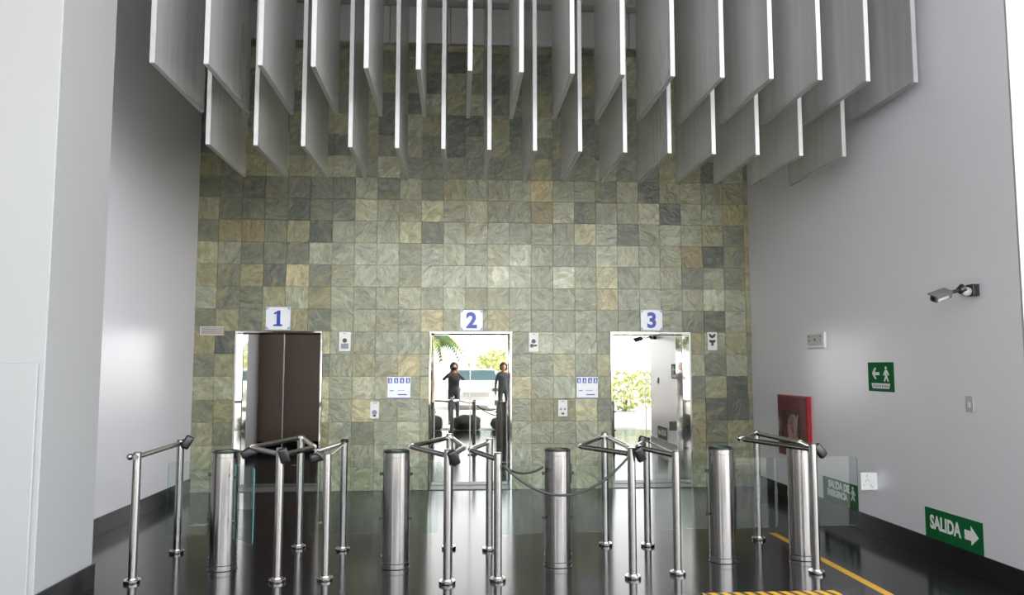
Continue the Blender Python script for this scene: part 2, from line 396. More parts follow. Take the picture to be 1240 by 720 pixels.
# ------------------------------------------------------------------ number tiles over the lifts
RF = (math.pi / 2, 0, 0)           # lettering facing the camera (towards -y)
for k, (x0, x1, z0, z1) in enumerate([(-2.544, -2.223, 2.121, 2.423), (.039, .342, 2.118, 2.397), (2.515, 2.817, 2.126, 2.410)]):
    cx, cz = (x0 + x1) / 2, (z0 + z1) / 2; hw, hh = (x1 - x0) / 2, (z1 - z0) / 2
    t = tag(empty('number_tile', (cx, D - .004, cz)), 'white ceramic tile with blue number %d above the %s lift door' % (k + 1, ['left', 'middle', 'right'][k]), 'number sign', 'numbers over the lifts')
    obj('plaque', bx(-hw, hw, -.012, -.001, -hh, hh, .003, 2), M['ceramic'], t)
    if k == 0:
        obj('numeral', prism(bmesh.new(), [(-.058, -.105), (.058, -.105), (.058, -.082), (.030, -.078), (.030, .105), (.004, .105), (-.056, .072), (-.050, .050), (-.018, .062), (-.018, -.078), (-.058, -.082)], 'y', -.0145, -.012), M['blue'], t)
    else:
        text_obj('numeral', text_mesh(str(k + 1), .285, .001, M['blue'], .011), t, (0, -.0135, 0), RF)
    for sx in (-1, 1):
        for sz in (-1, 1):
            b = bmesh.new(); q = .8 if sz < 0 else 1
            prism(b, [(sx * (hw - .006), sz * (hh - .006)), (sx * (hw - .05 * q), sz * (hh - .006)), (sx * (hw - .030), sz * (hh - .022)), (sx * (hw - .022), sz * (hh - .034)), (sx * (hw - .006), sz * (hh - .045))], 'y', -.0135, -.012)
            obj('corner_ornament', b, M['paleblue'], t)

# ------------------------------------------------------------------ lift indicators and call buttons
def disc(b, x, z, r, y0, y1, n=16):
    return prism(b, [(x + r * math.cos(2 * math.pi * i / n), z + r * math.sin(2 * math.pi * i / n)) for i in range(n)], 'y', y0, y1)
for k, (x0, x1, z0, z1) in enumerate([(-1.576, -1.423, 1.836, 2.095), (.966, 1.101, 1.829, 2.092), (3.444, 3.578, 1.855, 2.106)]):
    cx, cz = (x0 + x1) / 2, (z0 + z1) / 2; hw, hh = (x1 - x0) / 2, (z1 - z0) / 2
    t = tag(empty('lift_indicator', (cx, D - .004, cz)), 'white lift indicator panel at the top right of the %s lift door' % ['dark brown left', 'mirrored middle', 'mirrored right'][k], 'indicator', 'lift indicators')
    obj('faceplate', bx(-hw, hw, -.016, -.001, -hh, hh, .003, 2), M['plastic'], t)
    b = bmesh.new()
    if k < 2:
        disc(b, 0, hh * .1, .030, -.0175, -.016); obj('legend', bx(-.018, .018, -.0175, -.016, hh * .8, hh * .86), M['greyprint'], t)
    else:
        prism(b, [(-.05, hh * .8), (-.03, hh * .82), (0, hh * .62), (.03, hh * .82), (.05, hh * .8), (.035, hh * .45), (0, hh * .3), (-.035, hh * .45)], 'y', -.0175, -.016)
    obj('lamp', b, M['black'], t)
    b = bmesh.new()
    if k == 0: box(b, -.05, .05, -.0175, -.016, -hh * .75, -hh * .2); 
    elif k == 1:
        disc(b, -.025, -hh * .35, .026, -.0175, -.016); box(b, 0, .045, -.0175, -.016, -hh * .42, -hh * .22)
    else:
        disc(b, -.025, 0, .02, -.0175, -.016); disc(b, .025, 0, .02, -.0175, -.016); box(b, -.016, .016, -.0175, -.016, -hh * .5, hh * .1)
    obj('display', b, M['greyprint'] if k == 0 else M['black'], t)
for k, (x0, x1, z0, z1) in enumerate([(-1.151, -1.033, .943, 1.167), (1.363, 1.491, .962, 1.182)]):
    cx, cz = (x0 + x1) / 2, (z0 + z1) / 2; hw, hh = (x1 - x0) / 2, (z1 - z0) / 2
    t = tag(empty('call_button_panel', (cx, D - .004, cz)), 'small white lift call button panel %s' % ['between lifts one and two', 'between lifts two and three'][k], 'call button', 'lift call buttons')
    obj('faceplate', bx(-hw, hw, -.016, -.001, -hh, hh, .003, 2), M['plastic'], t)
    for sx in ((-1, 1) if k else (0,)):
        b = disc(bmesh.new(), sx * .028, -.01 if k else -.03, .016 if k else .034, -.021, -.016)
        obj('button', b, M['greyprint'], t)
    obj('lock', bx(-.02, .02, -.018, -.016, -hh * .75, -hh * .55), M['black'], t)
    obj('legend', bx(-.02, .03, -.017, -.016, hh * .78, hh * .86), M['greyprint'], t)

# notices beside lifts 2 and 3
for k, (x0, x1, z0, z1) in enumerate([(-.926, -.621, 1.21, 1.495), (1.619, 1.911, 1.203, 1.493)]):
    cx, cz = (x0 + x1) / 2, (z0 + z1) / 2; hw, hh = (x1 - x0) / 2, (z1 - z0) / 2
    t = tag(empty('safety_notice', (cx, D - .004, cz)), 'white and blue pictogram notice on the slate to the left of lift %s' % ['two', 'three'][k], 'notice', 'notices by the lifts')
    obj('board', bx(-hw, hw, -.008, -.001, -hh, hh, .002), M['ceramic'], t)
    for i in range(4):
        u = -hw * .78 + i * hw * .52
        obj('pictogram', bx(u - .026, u + .026, -.0095, -.008, hh * .42, hh * .9), M['blue'], t)
    for i in range(4):
        u = -hw * .78 + i * hw * .52
        obj('pictogram_figure', prism(bmesh.new(), [(u - .008, hh * .5), (u + .012, hh * .5), (u + .012, hh * .66), (u + .004, hh * .68), (u + .009, hh * .78), (u, hh * .84), (u - .009, hh * .78), (u - .004, hh * .68), (u - .008, hh * .66)], 'y', -.0105, -.0095), M['signwhite'], t)
    b = bmesh.new(); box(b, -hw * .1, hw * .7, -.0095, -.008, -hh * .70, -hh * .60); box(b, -hw * .1, hw * .5, -.0095, -.008, -hh * .3, -hh * .26); box(b, -hw * .8, -hw * .45, -.0095, -.008, -hh * .32, -hh * .25)
    box(b, -hw, hw, -.0095, -.008, -hh, -hh * .94)
    obj('print_line', b, M['blue'], t)
t = tag(empty('wall_plaque', (-3.235, D - .004, 2.104)), 'small clear plaque on the slate left of lift one', 'plaque')
obj('backing', bx(-.154, .154, -.008, -.001, -.057, .057, .002), mat('clear_plaque', (.36, .35, .32), .25, noise=((9, 9, 9), .1)), t)
b = bmesh.new(); 
for z in (.02, -.012, -.03): box(b, -.13, .04, -.0088, -.008, z - .004, z + .004)
obj('print_line', b, mat('plaque_print', (.34, .22, .18), .4, noise=((50, 9, 9), .2)), t)
obj('logo', bx(.075, .13, -.0088, -.008, -.04, .0), mat('plaque_logo', (.42, .28, .24), .4, noise=((50, 50, 50), .2)), t)
obj('border', box(box(bx(-.154, .154, -.0092, -.0078, .052, .057), -.154, .154, -.0092, -.0078, -.057, -.05), -.154, -.146, -.0092, -.0078, -.057, .057), M['plastic'], t)

# ------------------------------------------------------------------ hanging aluminium fins
FT = .036
def fin_row(y0, y1, z0, px0, step, count, row):
    b = bx(-FT / 2, FT / 2, .012, y1 - y0, z0 + .0, ZC - .004, .002); body = mesh_from_bm('fin', b, M['alu'])
    b = bx(-FT / 2 - .002, FT / 2 + .002, 0, .0125, z0 - .001, ZC - .004, .002); cap = mesh_from_bm('edge_cap', b, M['alu_edge'])
    b = bx(-FT / 2 - .001, FT / 2 + .001, .013, y1 - y0, z0 - .003, z0 + .012, .002); strip = mesh_from_bm('bottom_strip', b, M['alu_dark'])
    for i in range(count):
        x = px0 + step * i
        pos = '%s from the left' % ORD[i] if i < count - 1 else 'rightmost one'
        if i == 0: pos = 'leftmost one'
        o = empty('ceiling_fin', (x, y0, 0))
        tag(o, 'hanging vertical aluminium fin, %s in the %s row' % (pos, row), 'ceiling fin', 'hanging fins, %s row' % row)
        for nm, me in (('panel', body), ('edge_cap', cap), ('bottom_strip', strip)):
            link(bpy.data.objects.new(nm, me), o)
YA, YB = 6.30, 7.14
fin_row(YA, 7.55, 4.085, -2.478, .4284, 16, 'front upper')
fin_row(YB, 8.38, 3.655, -2.285, .4288, 15, 'rear lower')

# ------------------------------------------------------------------ pedestal drums with glass wings
def rounded_rect(x0, x1, z0, z1, r, right=True):
    pts = [(x0, z0)]
    cr = [(x1, z0, -90), (x1, z1, 0)]
    for (cx, cz, a0) in cr:
        sx = -1 if x1 > x0 else 1; sz = 1 if cz == z0 else -1
        for k in range(5):
            t = math.radians(a0 + 90 * k / 4)
            pts.append((cx + sx * r + (-sx) * r * math.cos(t), cz + sz * r + r * math.sin(t)))
    pts.append((x0, z1)); return pts
def wing(root, base, side, length, ang, st=.128):
    """glass swing panel: side +1 right / -1 left, ang swings the tip towards the camera"""
    x0 = side * st; x1 = side * (.128 + length)
    b = prism(bmesh.new(), rounded_rect(x0, x1, .272, .858, .03), 'y', -.005, .005)
    b.faces.ensure_lookup_table()
    for f in b.faces: f.material_index = 0 if abs(f.normal.y) > .9 or len(f.verts) > 4 else 1
    bmesh.ops.recalc_face_normals(b, faces=b.faces)
    o = obj('glass_wing', b, [M['glass'], M['glass_edge']], root, (0, 0, 0), (0, 0, ang))
    for z in (.38, .74):
        bb = bx(st - .03 if side > 0 else -st - .01, st + .01 if side > 0 else -st + .03, -.008, .008, z, z + .025, .003)
        obj('hinge_clamp', bb, M['black'], o)
DR = .110
DRUMS = [(-1.895, 6.66, .948, [(-1, .33, 0), (1, .42, -.90, .20)], 'nearest the left wall'),
         (-.497, 6.62, .945, [(-1, .58, 0), (1, .22, -.15)], 'in front of the slate left of lift two'),
         (.842, 6.58, .951, [(-1, .40, .25), (1, .34, -.1)], 'with a sagging rope across its front'),
         (2.252, 6.62, .951, [(-1, .44, 0), (1, .36, 0)], 'in front of the slate right of lift three'),
         (2.968, 6.66, .963, [(1, .38, 0)], 'half hidden behind the rightmost steel post')]
for (x, y, h, wings, where) in DRUMS:
    t = tag(empty('turnstile_drum', (x, y, 0)), 'brushed steel turnstile drum with glass wings ' + where, 'turnstile', 'turnstile drums')
    obj('body', lathe(bmesh.new(), [(DR, .045), (DR, h - .055), (DR - .002, h - .053), (DR - .002, h - .05), (DR, h - .048), (DR, h - .016), (DR - .003, h - .014), (DR - .018, h - .014), (DR - .019, h - .03)], 40), M['drum'], t, smooth=True)
    obj('base_ring', lathe(bmesh.new(), [(DR + .002, .0), (DR + .002, .0395), (DR - .002, .040)], 40), M['drum'], t, smooth=True)
    obj('base_joint', lathe(bmesh.new(), [(DR - .001, .0402), (DR - .001, .0448)], 40), M['dark'], t, smooth=True)
    obj('base_seal', lathe(bmesh.new(), [(DR + .007, 0), (DR + .007, .004), (DR + .0045, .005)], 40), M['black'], t, smooth=True)
    obj('top_disc', lathe(bmesh.new(), [(DR - .001, h - .0138), (DR - .001, h - .003), (DR - .004, h), (DR - .014, h), (DR - .018, h - .010), (.06, h - .009), (.0015, h - .008)], 32), M['black'], t, smooth=True)
    obj('indicator', lathe(bmesh.new(), [(.05, h - .0075), (.048, h - .002), (.002, h - .001)], 24), M['led'], t, smooth=True)
    for sx in (-1, 1):
        obj('side_bolt', lathe(bmesh.new(), [(.009, 0), (.009, .008), (.006, .011)], 10), M['chrome'], t, (sx * (DR - .003), 0, .09), (0, sx * math.pi / 2, 0))
    obj('slot', bx(DR * .86, DR * .99, -.055, -.04, h - .28, h - .12, .003), M['black'], t, rot=(0, 0, .15))
    for wg in wings: wing(t, None, *wg)

# ------------------------------------------------------------------ guide rails
PR = .0315
def post(root, x, y, h, cap=None):
    p = obj('post', lathe(bmesh.new(), [(PR, .012), (PR, h - .004), (PR - .004, h)], 24), M['steel'], root, (x, y, 0), smooth=True)
    obj('flange', lathe(bmesh.new(), [(.062, 0), (.063, .003), (.063, .022), (.060, .026), (.040, .027), (.038, .034), (PR, .035)], 28), M['chrome'], p, smooth=True)
    if cap == 'black':
        obj('post_cap', lathe(bmesh.new(), [(PR + .004, h - .012), (PR + .005, h + .010), (PR - .004, h + .018)], 20), M['black'], p, smooth=True)
    else:
        obj('post_cap', lathe(bmesh.new(), [(PR - .003, h), (PR - .006, h + .004), (.004, h + .006)], 20), M['chrome'], p, smooth=True)
    return p
def reader(parent, x, y, z, rot, L_=.12):
    r = obj('card_reader', bx(-.036, .036, -.024, .024, -L_ / 2, L_ / 2, .016, 3), M['black'], parent, (x, y, z), rot, smooth=True)
    obj('reader_window', bx(-.008, .008, -.0235, -.021, -.040, -.030, .002), M['camlight'], r)
def rails(name_label, posts, tubes, readers, knobs=()):
    ox, oy = posts[0][0], posts[0][1]
    t = tag(empty('guide_rail', (ox, oy, 0)), name_label, 'guide rail', 'steel guide rails')
    for p in posts:
        post(t, p[0] - ox, p[1] - oy, p[2], p[3] if len(p) > 3 else None)
    for pts, r in tubes:
        q = round_path([(x - ox, y - oy, z) for (x, y, z) in pts], .07, 6)
        rl = obj('rail', tube(bmesh.new(), q, r, 14), M['steel'], t, smooth=True)
        if len(pts) > 2:
            v = pts[1]
            for k in (len(q) // 2,):
                d = (q[k + 1] - q[k - 1]).normalized()
                obj('rail_joint', tube(bmesh.new(), [q[k] - d * .022, q[k] + d * .022], r + .003, 14), M['chrome'], rl, smooth=True)
    for (x, y, z, rot) in readers: reader(t, x - ox, y - oy, z, rot)
    for (x, y, z) in knobs:
        b = bmesh.new(); bmesh.ops.create_uvsphere(b, u_segments=14, v_segments=8, radius=.026)
        obj('end_knob', b, M['chrome'], t, (x - ox, y - oy, z), smooth=True)
RR = .0205
rails('straight steel guide rail on two posts beside the left wall', [(-2.458, 6.287, .978), (-2.458, 7.236, .985)],
      [([(-2.458, 6.25, .945), (-2.458, 7.25, .955)], RR)], [(-2.395, 7.22, .965, (0, .5, .3))], [(-2.512, 6.285, .945)])
rails('steel guide rail bent to both sides right of the leftmost drum', [(-1.363, 6.233, 1.008), (-1.424, 7.35, 1.006)],
      [([(-1.385, 6.235, .965), (-1.69, 6.62, .975), (-1.445, 7.34, .985)], RR), ([(-1.34, 6.235, .955), (-1.185, 6.72, .965), (-1.40, 7.34, .975)], RR)],
      [(-1.325, 6.185, .955, (.15, -.3, .2)), (-1.70, 6.60, .935, (0, 1.2, 0))])
rails('steel guide rail with black capped rear post just right of lift one', [(-1.005, 6.255, .962), (-1.012, 7.23, .965, 'black')],
      [([(-1.02, 6.26, .925), (-1.13, 6.45, .955), (-1.03, 7.22, .945)], RR), ([(-1.0, 6.26, .935), (-1.008, 7.22, .945)], .007)],
      [(-1.11, 6.42, .915, (0, 1.35, .2))])
rails('steel guide rail bent to both sides in front of lift door two', [(-.066, 6.09, 1.003), (-.065, 7.226, 1.022)],
      [([(-.09, 6.095, .96), (-.393, 6.62, .975), (-.09, 7.22, .985)], RR), ([(-.045, 6.095, .955), (.066, 6.52, .972), (-.045, 7.22, .985)], RR)],
      [(-.022, 6.04, .945, (.2, -.45, .2))])
rails('steel guide rail right of lift door two that holds the rope', [(.32, 6.14, .968), (.296, 7.14, .983)],
      [([(.30, 6.145, .925), (.102, 6.42, .965), (.275, 7.13, .95)], RR)], [], [])
rails('steel guide rail bent to both sides in front of lift door three', [(1.371, 6.136, 1.0), (1.370, 7.257, 1.026)],
      [([(1.345, 6.14, .955), (1.01, 6.56, .972), (1.345, 7.25, .985)], RR), ([(1.39, 6.14, .96), (1.425, 6.5, .972), (1.39, 7.25, .985)], RR)],
      [(1.425, 6.085, .955, (.2, -.5, .2))])
rails('steel guide rail with black capped rear post left of the fourth drum', [(1.752, 6.23, .962), (1.750, 7.197, .968, 'black')],
      [([(1.735, 6.235, .93), (1.50, 6.50, .968), (1.73, 7.19, .95)], RR), ([(1.755, 6.235, .94), (1.752, 7.19, .95)], .007)],
      [(1.70, 7.16, .94, (0, .2, .3))])
rails('rightmost steel guide rail with one long bent bar before the red fire cabinet', [(2.861, 6.178, 1.018), (2.869, 7.392, 1.024)],
      [([(2.84, 6.185, .975), (2.56, 6.98, .985), (2.85, 7.385, .995)], RR), ([(2.865, 6.19, .985), (2.95, 6.6, .985), (2.875, 7.38, .995)], RR)],
      [(2.925, 6.19, .96, (0, -.7, .1))], [(2.555, 6.98, .99)])

# ropes
def sag(p, q, low, n=22):
    out = []
    for i in range(n + 1):
        t = i / n; v = Vector(p).lerp(Vector(q), t); v.z -= low * 4 * t * (1 - t); out.append(v)
    return out
o = obj('barrier_rope', tube(bmesh.new(), sag((.362, 6.10, .875), (1.33, 6.08, .93), .255), .010, 10), M['rubber'], smooth=True)
tag(o, 'dark sagging rope hanging in front of the third drum', 'rope')
o = obj('barrier_rope', tube(bmesh.new(), sag((.362, 6.17, .86), (.716, 6.56, .80), .05), .010, 10), M['rubber'], smooth=True)
tag(o, 'short dark rope running from a guide post to the third drum', 'rope')

# ------------------------------------------------------------------ floor marks
tag(obj('floor_line', bx(3.08, 3.15, 4.9, 7.67, 0, .0012), M['yellow']), 'yellow tape line on the floor along the right wall', 'floor marking')
tag(obj('hazard_strip', bx(1.78, 2.78, 5.60, 5.715, 0, .0015), M['hazard']), 'yellow and black striped hazard tape at the bottom edge of the photo', 'floor marking')
for i, (x, y, lab) in enumerate([(-2.66, 8.46, 'pale sticker on the dark floor left of the first drum'), (-1.40, 8.5, 'tan sticker on the dark floor in front of lift one')]):
    wd = .085 if i == 0 else .05  # thin pale quads on the floor, the first one wider
    tag(obj('floor_mark', prism(bmesh.new(), [(x - wd, y - .05), (x + wd * .9, y - .06), (x + wd, y + .05), (x - wd * .8, y + .06)], 'z', 0, .0012), M['mark']), lab, 'mark')

# ------------------------------------------------------------------ things on the right wall (face -x; reading direction is -y)
RW = (math.pi / 2, 0, -math.pi / 2)
def wall_root(name, y, z, label, cat, group=None):
    return tag(empty(name, (XR, y, z)), label, cat, group)
# fire hose cabinet
t = wall_root('fire_cabinet', 9.206, .922, 'red fire hose cabinet with a glazed door on the right wall', 'fire cabinet')
hy, hz = .415, .366
b = bmesh.new()
box(b, -.012, -.001, -hy + .03, hy - .03, -hz + .03, hz - .03)
obj('back_panel', b, M['darkred'], t)
b = bmesh.new()
for s in (-1, 1):
    box(b, -.05, -.001, s * hy - (.02 if s > 0 else 0), s * hy + (.02 if s < 0 else 0), -hz, hz, .003)
    box(b, -.05, -.001, -hy + .02, hy - .02, s * hz - (.02 if s > 0 else 0), s * hz + (.02 if s < 0 else 0), .003)
obj('casing', b, M['red'], t)
b = bmesh.new()
wy0, wy1, wz0, wz1 = -.20, .27, -.27, .18
box(b, -.056, -.044, -hy + .015, wy0, -hz + .015, hz - .015, .002); box(b, -.056, -.044, wy1, hy - .015, -hz + .015, hz - .015, .002)
box(b, -.056, -.044, wy0, wy1, wz1, hz - .015, .002); box(b, -.056, -.044, wy0, wy1, -hz + .015, wz0, .002)
d = obj('cabinet_door', b, M['darkred'], t)
obj('window_trim', box(box(box(bx(-.060, -.055, wy0 - .012, wy0, wz0 - .012, wz1 + .012), -.060, -.055, wy1, wy1 + .012, wz0 - .012, wz1 + .012), -.060, -.055, wy0, wy1, wz1, wz1 + .012), -.060, -.055, wy0, wy1, wz0 - .012, wz0), M['black'], d)
obj('pane', bx(-.052, -.048, wy0, wy1, wz0, wz1), M['glass'], d)
obj('handle', bx(-.068, -.056, hy - .06, hy - .045, -.08, .08, .003), M['chrome'], d)
b = bmesh.new()
for k in range(5):
    rr = .05 + k * .026
    tube(b, [(-.03, .03 + rr * .85 * math.cos(a * math.pi / 12), -.05 + rr * 1.15 * math.sin(a * math.pi / 12)) for a in range(25)], .013, 8, False)
obj('hose', b, M['hose'], t, smooth=True)
obj('nozzle', tube(bmesh.new(), [(-.032, -.13, .14), (-.032, -.12, .02), (-.032, -.10, -.08)], [.014, .018, .024], 10), M['chrome'], t, smooth=True)

# emergency light / control plate
t = wall_root('emergency_light', 8.567, 1.93, 'white emergency light box high on the right wall above the fire cabinet', 'emergency light')
obj('housing', bx(-.035, -.001, -.21, .21, -.09, .09, .006, 2), M['plastic'], t)
obj('front_panel', bx(-.038, -.034, -.165, .185, -.055, .065, .003), M['plate'], t)
b = bmesh.new()
for (y, z, s) in [(0, .005, .018), (.15, .045, .012), (.15, 0, .012), (-.13, .04, .010), (-.13, 0, .010)]: box(b, -.0395, -.038, y - s, y + s, z - s * .9, z + s * .9)
obj('indicator_lamp', b, M['black'], t)

# evacuation sign with arrow and running figures
t = wall_root('exit_sign', 7.272, 1.537, 'green evacuation sign with white arrow and walking figures on the right wall', 'sign')
obj('board', bx(-.008, -.001, -.225, .225, -.14, .14, .002), M['green'], t)
obj('border', box(box(box(bx(-.0092, -.008, -.222, .222, .132, .138), -.0092, -.008, -.222, .222, -.138, -.132), -.0092, -.008, -.222, -.214, -.132, .132), -.0092, -.008, .214, .222, -.132, .132), M['green'], t)
def yz(pts): return [(-u, v) for u, v in pts]          # u runs in reading direction
b = prism(bmesh.new(), yz([(-.15, .03), (-.10, .088), (-.07, .088), (-.10, .045), (-.015, .045), (-.015, .015), (-.10, .015), (-.07, -.022), (-.10, -.022)]), 'x', -.0095, -.008)
obj('arrow', b, M['signwhite'], t)
def figure(b, ox, x0, x1, s=1.0):
    prism(b, yz([(ox + .018 * s * math.cos(i * math.pi / 6), .085 + .016 * math.sin(i * math.pi / 6)) for i in range(12)]), 'x', x0, x1)
    prism(b, yz([(ox - .018, .065), (ox + .022, .065), (ox + .055, .02), (ox + .042, .012), (ox + .022, .036), (ox + .022, .0), (ox + .045, -.04), (ox + .025, -.045), (ox, -.008), (ox - .022, -.045), (ox - .042, -.04), (ox - .018, .0), (ox - .018, .036), (ox - .040, .012), (ox - .052, .02)]), 'x', x0, x1)
    return b
obj('walking_figure', figure(bmesh.new(), .10, -.0095, -.008), M['signwhite'], t)
b = prism(bmesh.new(), yz([(-.165, -.062), (.165, -.062), (.145, -.112), (-.145, -.112)]), 'x', -.0095, -.008)
obj('caption_band', b, M['signwhite'], t)
b = bmesh.new()
for i in range(9):
    u = -.125 + i * .031; prism(b, yz([(u - .009, -.078 - .004 * (i % 2)), (u + .008, -.074), (u + .010, -.098), (u - .004, -.102)]), 'x', -.0102, -.0095)
obj('caption_mark', b, M['greyprint'], t)

# light switch
t = wall_root('light_switch', 5.978, 1.341, 'small grey light switch plate on the right wall', 'switch')
obj('faceplate', bx(-.010, -.001, -.045, .045, -.063, .063, .003, 2), M['plate'], t)
obj('rocker', bx(-.016, -.009, -.016, .016, -.032, .014, .003), M['plastic'], t)

# low exit signs
def low_sign(y0, y1, z0, z1, label):
    cy, cz = (y0 + y1) / 2, (z0 + z1) / 2
    t = wall_root('exit_sign', cy, cz, label, 'sign', 'low green exit signs'); 
    obj('board', bx(-.006, -.001, -(y1 - y0) / 2, (y1 - y0) / 2, -(z1 - z0) / 2, (z1 - z0) / 2, .001), M['green'], t)
    return t
t = low_sign(5.900, 6.648, .1795, .428, 'green SALIDA sign with white arrow just above the skirting on the right wall')
text_obj('lettering', text_mesh('SALIDA', .155, .0008, M['signwhite'], .0055, .80), t, (-.0072, .095, .012), RW)
obj('arrow', prism(bmesh.new(), yz([(.155, .035), (.235, .035), (.235, .075), (.325, -.002), (.235, -.075), (.235, -.04), (.155, -.04)]), 'x', -.0078, -.006), M['signwhite'], t)
t = low_sign(7.796, 8.550, .1795, .428, 'green SALIDA DE EMERGENCIA sign seen through glass above the skirting')
text_obj('lettering', text_mesh('SALIDA DE', .105, .0008, M['signwhite'], .0055, .90), t, (-.0072, .02, .062), RW)
text_obj('lettering', text_mesh('EMERGENCIA', .095, .0008, M['signwhite'], .005, .76), t, (-.0072, .055, -.03), RW)
b = figure(bmesh.new(), .28, -.0078, -.006)
obj('walking_figure', b, M['signwhite'], t)

# white plate standing out from the wall
t = tag(empty('small_sign', (XR, 7.42, .53)), 'small white square plate standing out from the right wall near the low signs', 'sign')
obj('plate', bx(-.166, -.002, -.004, .004, -.083, .083, .002), M['signwhite'], t)
b = bmesh.new()
for (x0, z0, x1, z1, ww) in [(-.102, .07, -.104, .04, .006), (-.10, .02, -.125, -.01, .004), (-.10, .02, -.075, -.005, .004), (-.075, -.03, -.05, -.06, .007), (-.14, -.03, -.136, -.042, .007)]:
    tube(b, [(x0, -.005, z0), (x1, -.005, z1)], ww * .6, 6)
obj('figure_mark', b, mat('pale_green_print', (.30, .48, .42), .5, noise=((30, 30, 30), .1)), t)

# security camera
t = wall_root('security_camera', 5.838, 2.234, 'dark grey bullet security camera on a wall arm on the right wall', 'security camera')
obj('mount_plate', bx(-.055, -.001, -.045, .045, -.047, .047, .005, 2), M['black'], t)
b = bmesh.new(); bmesh.ops.create_uvsphere(b, u_segments=16, v_segments=10, radius=.036)
for v in b.verts: v.co.x *= 1.25
obj('joint', b, M['camlight'], t, (-.085, -.004, -.012), (0, -.3, 0), smooth=True)
obj('joint_collar', tube(bmesh.new(), [(-.105, 0, .012), (-.140, 0, -.004)], [.042, .030], 14), M['black'], t, smooth=True)
obj('arm', tube(bmesh.new(), [(-.06, 0, .005), (-.15, 0, -.002), (-.225, 0, -.022)], [.022, .016, .013], 12), M['black'], t, smooth=True)
hd = obj('housing', bx(-.085, .085, -.035, .035, -.032, .028, .012, 3), M['camgrey'], t, (-.295, -.01, -.045), (.45, -.28, .25), smooth=True)
obj('sun_hood', bx(-.108, .075, -.042, .042, .026, .036, .004, 2), M['camgrey'], hd)
obj('side_label', bx(-.07, .04, -.037, -.0345, -.02, .004, .001), M['camlight'], hd)
obj('lens', lathe(bmesh.new(), [(.022, 0), (.022, .006), (.016, .007), (.012, .003), (.002, .003)], 16), M['black'], hd, (-.084, 0, -.004), (0, -math.pi / 2, 0), smooth=True)

# ------------------------------------------------------------------ the place behind the camera (seen in the mirror doors)
M['pave'] = mat('pale_paving', (.50, .49, .46), .8, noise=((.6, .6, .6), .15))
M['rock'] = mat('grey_garden_rock', (.12, .115, .10), .8, noise=((5, 5, 5), .5), bump=((6, 6, 6), .6, .05))
M['leaf'] = mat('green_leaf', (.06, .13, .02), .5, noise=((2, 2, 2), .5))
M['leaf2'] = mat('yellow_green_leaf', (.46, .50, .20), .5, noise=((2, 2, 2), .4))
M['bark'] = mat('palm_bark', (.20, .14, .08), .9, noise=((9, 9, 30), .4))
M['carpaint'] = mat('white_car_paint', (.72, .74, .76), .25, coat=.6, noise=((2, 2, 2), .03))
M['carglass'] = mat('car_glass', (.05, .14, .16), .08, noise=((2, 2, 2), .1))
M['tyre'] = mat('tyre', (.02, .02, .02), .8, noise=((9, 9, 9), .2))
structure(obj('pavement', bx(-60, 60, -70, 1.7, -.2, -.003), M['pave']))
rr_ = random.Random(11)
for i, x in enumerate([-2.35, -1.45, -.6, .25, 1.15, 2.0, 2.9, 3.8]):
    b = bmesh.new(); bmesh.ops.create_icosphere(b, subdivisions=3, radius=1)
    sx, sy, sz = rr_.uniform(.32, .37), rr_.uniform(.2, .28), rr_.uniform(.17, .24)
    ph = [rr_.uniform(0, 6) for _ in range(6)]
    for v in b.verts:
        k = 1 + .12 * math.sin(3 * v.co.x + ph[0]) * math.cos(2.5 * v.co.y + ph[1]) + .09 * math.sin(5 * v.co.z + ph[2]) * math.cos(4 * v.co.x + ph[3])
        v.co = Vector((v.co.x * sx * k, v.co.y * sy * k, max(v.co.z * k, -.8) * sz))
    o = obj('garden_rock', b, M['rock'], None, (x, 1.35 + rr_.uniform(-.08, .08), .8 * sz), smooth=True)
    tag(o, 'grey garden rock mirrored low in the lift doors, %s of the row' % ('leftmost' if i == 0 else ORD[i]), 'rock', 'garden rocks in front of the lobby')

def bush(name, label, cat, x, y, z, r, n, size, m, trunk=None):
    t = tag(empty(name, (x, y, 0)), label, cat)
    q = random.Random(int(abs(x * 100) + n)); V, F = [], []
    for i in range(n):
        while True:
            p = Vector((q.uniform(-1, 1), q.uniform(-1, 1), q.uniform(-1, 1)))
            if .35 < p.length < 1: break
        p = Vector((p.x * r[0], p.y * r[1], z + p.z * r[2]))
        a = Vector((q.uniform(-1, 1), q.uniform(-1, 1), q.uniform(-1, 1))).normalized(); c = a.cross(Vector((q.uniform(-1, 1), q.uniform(-1, 1), q.uniform(-1, 1)))).normalized()
        s = size * q.uniform(.6, 1.3); k = len(V)
        V += [p - a * s, p + c * s * .4, p + a * s, p - c * s * .4]; F.append((k, k + 1, k + 2, k + 3))
    me = bpy.data.meshes.new('foliage'); me.from_pydata([tuple(v) for v in V], [], F); me.materials.append(m)
    o = bpy.data.objects.new('foliage', me); link(o, t); o['kind'] = 'stuff'
    obj('stem', tube(bmesh.new(), [(0, 0, 0), (.05, 0, z * .5), (0, .05, z)], [trunk or .05, (trunk or .05) * .8, .03], 8), M['bark'], t)
bush('garden_shrub', 'yellow green shrub mirrored in the left leaf of lift three', 'shrub', 6.2, -6.5, .75, (1.6, 1.0, .75), 1400, .10, M['leaf2'])
bush('garden_tree', 'pale green tree mirrored at the right of lift two', 'tree', 1.85, -17, 1.75, (1.1, 1.0, .75), 900, .14, M['leaf2'], .10)
bush('garden_tree', 'dark green tree mirrored high in the lift doors', 'tree', -5.5, -14, 4.2, (3.0, 2.5, 2.0), 2200, .2, M['leaf'], .16)
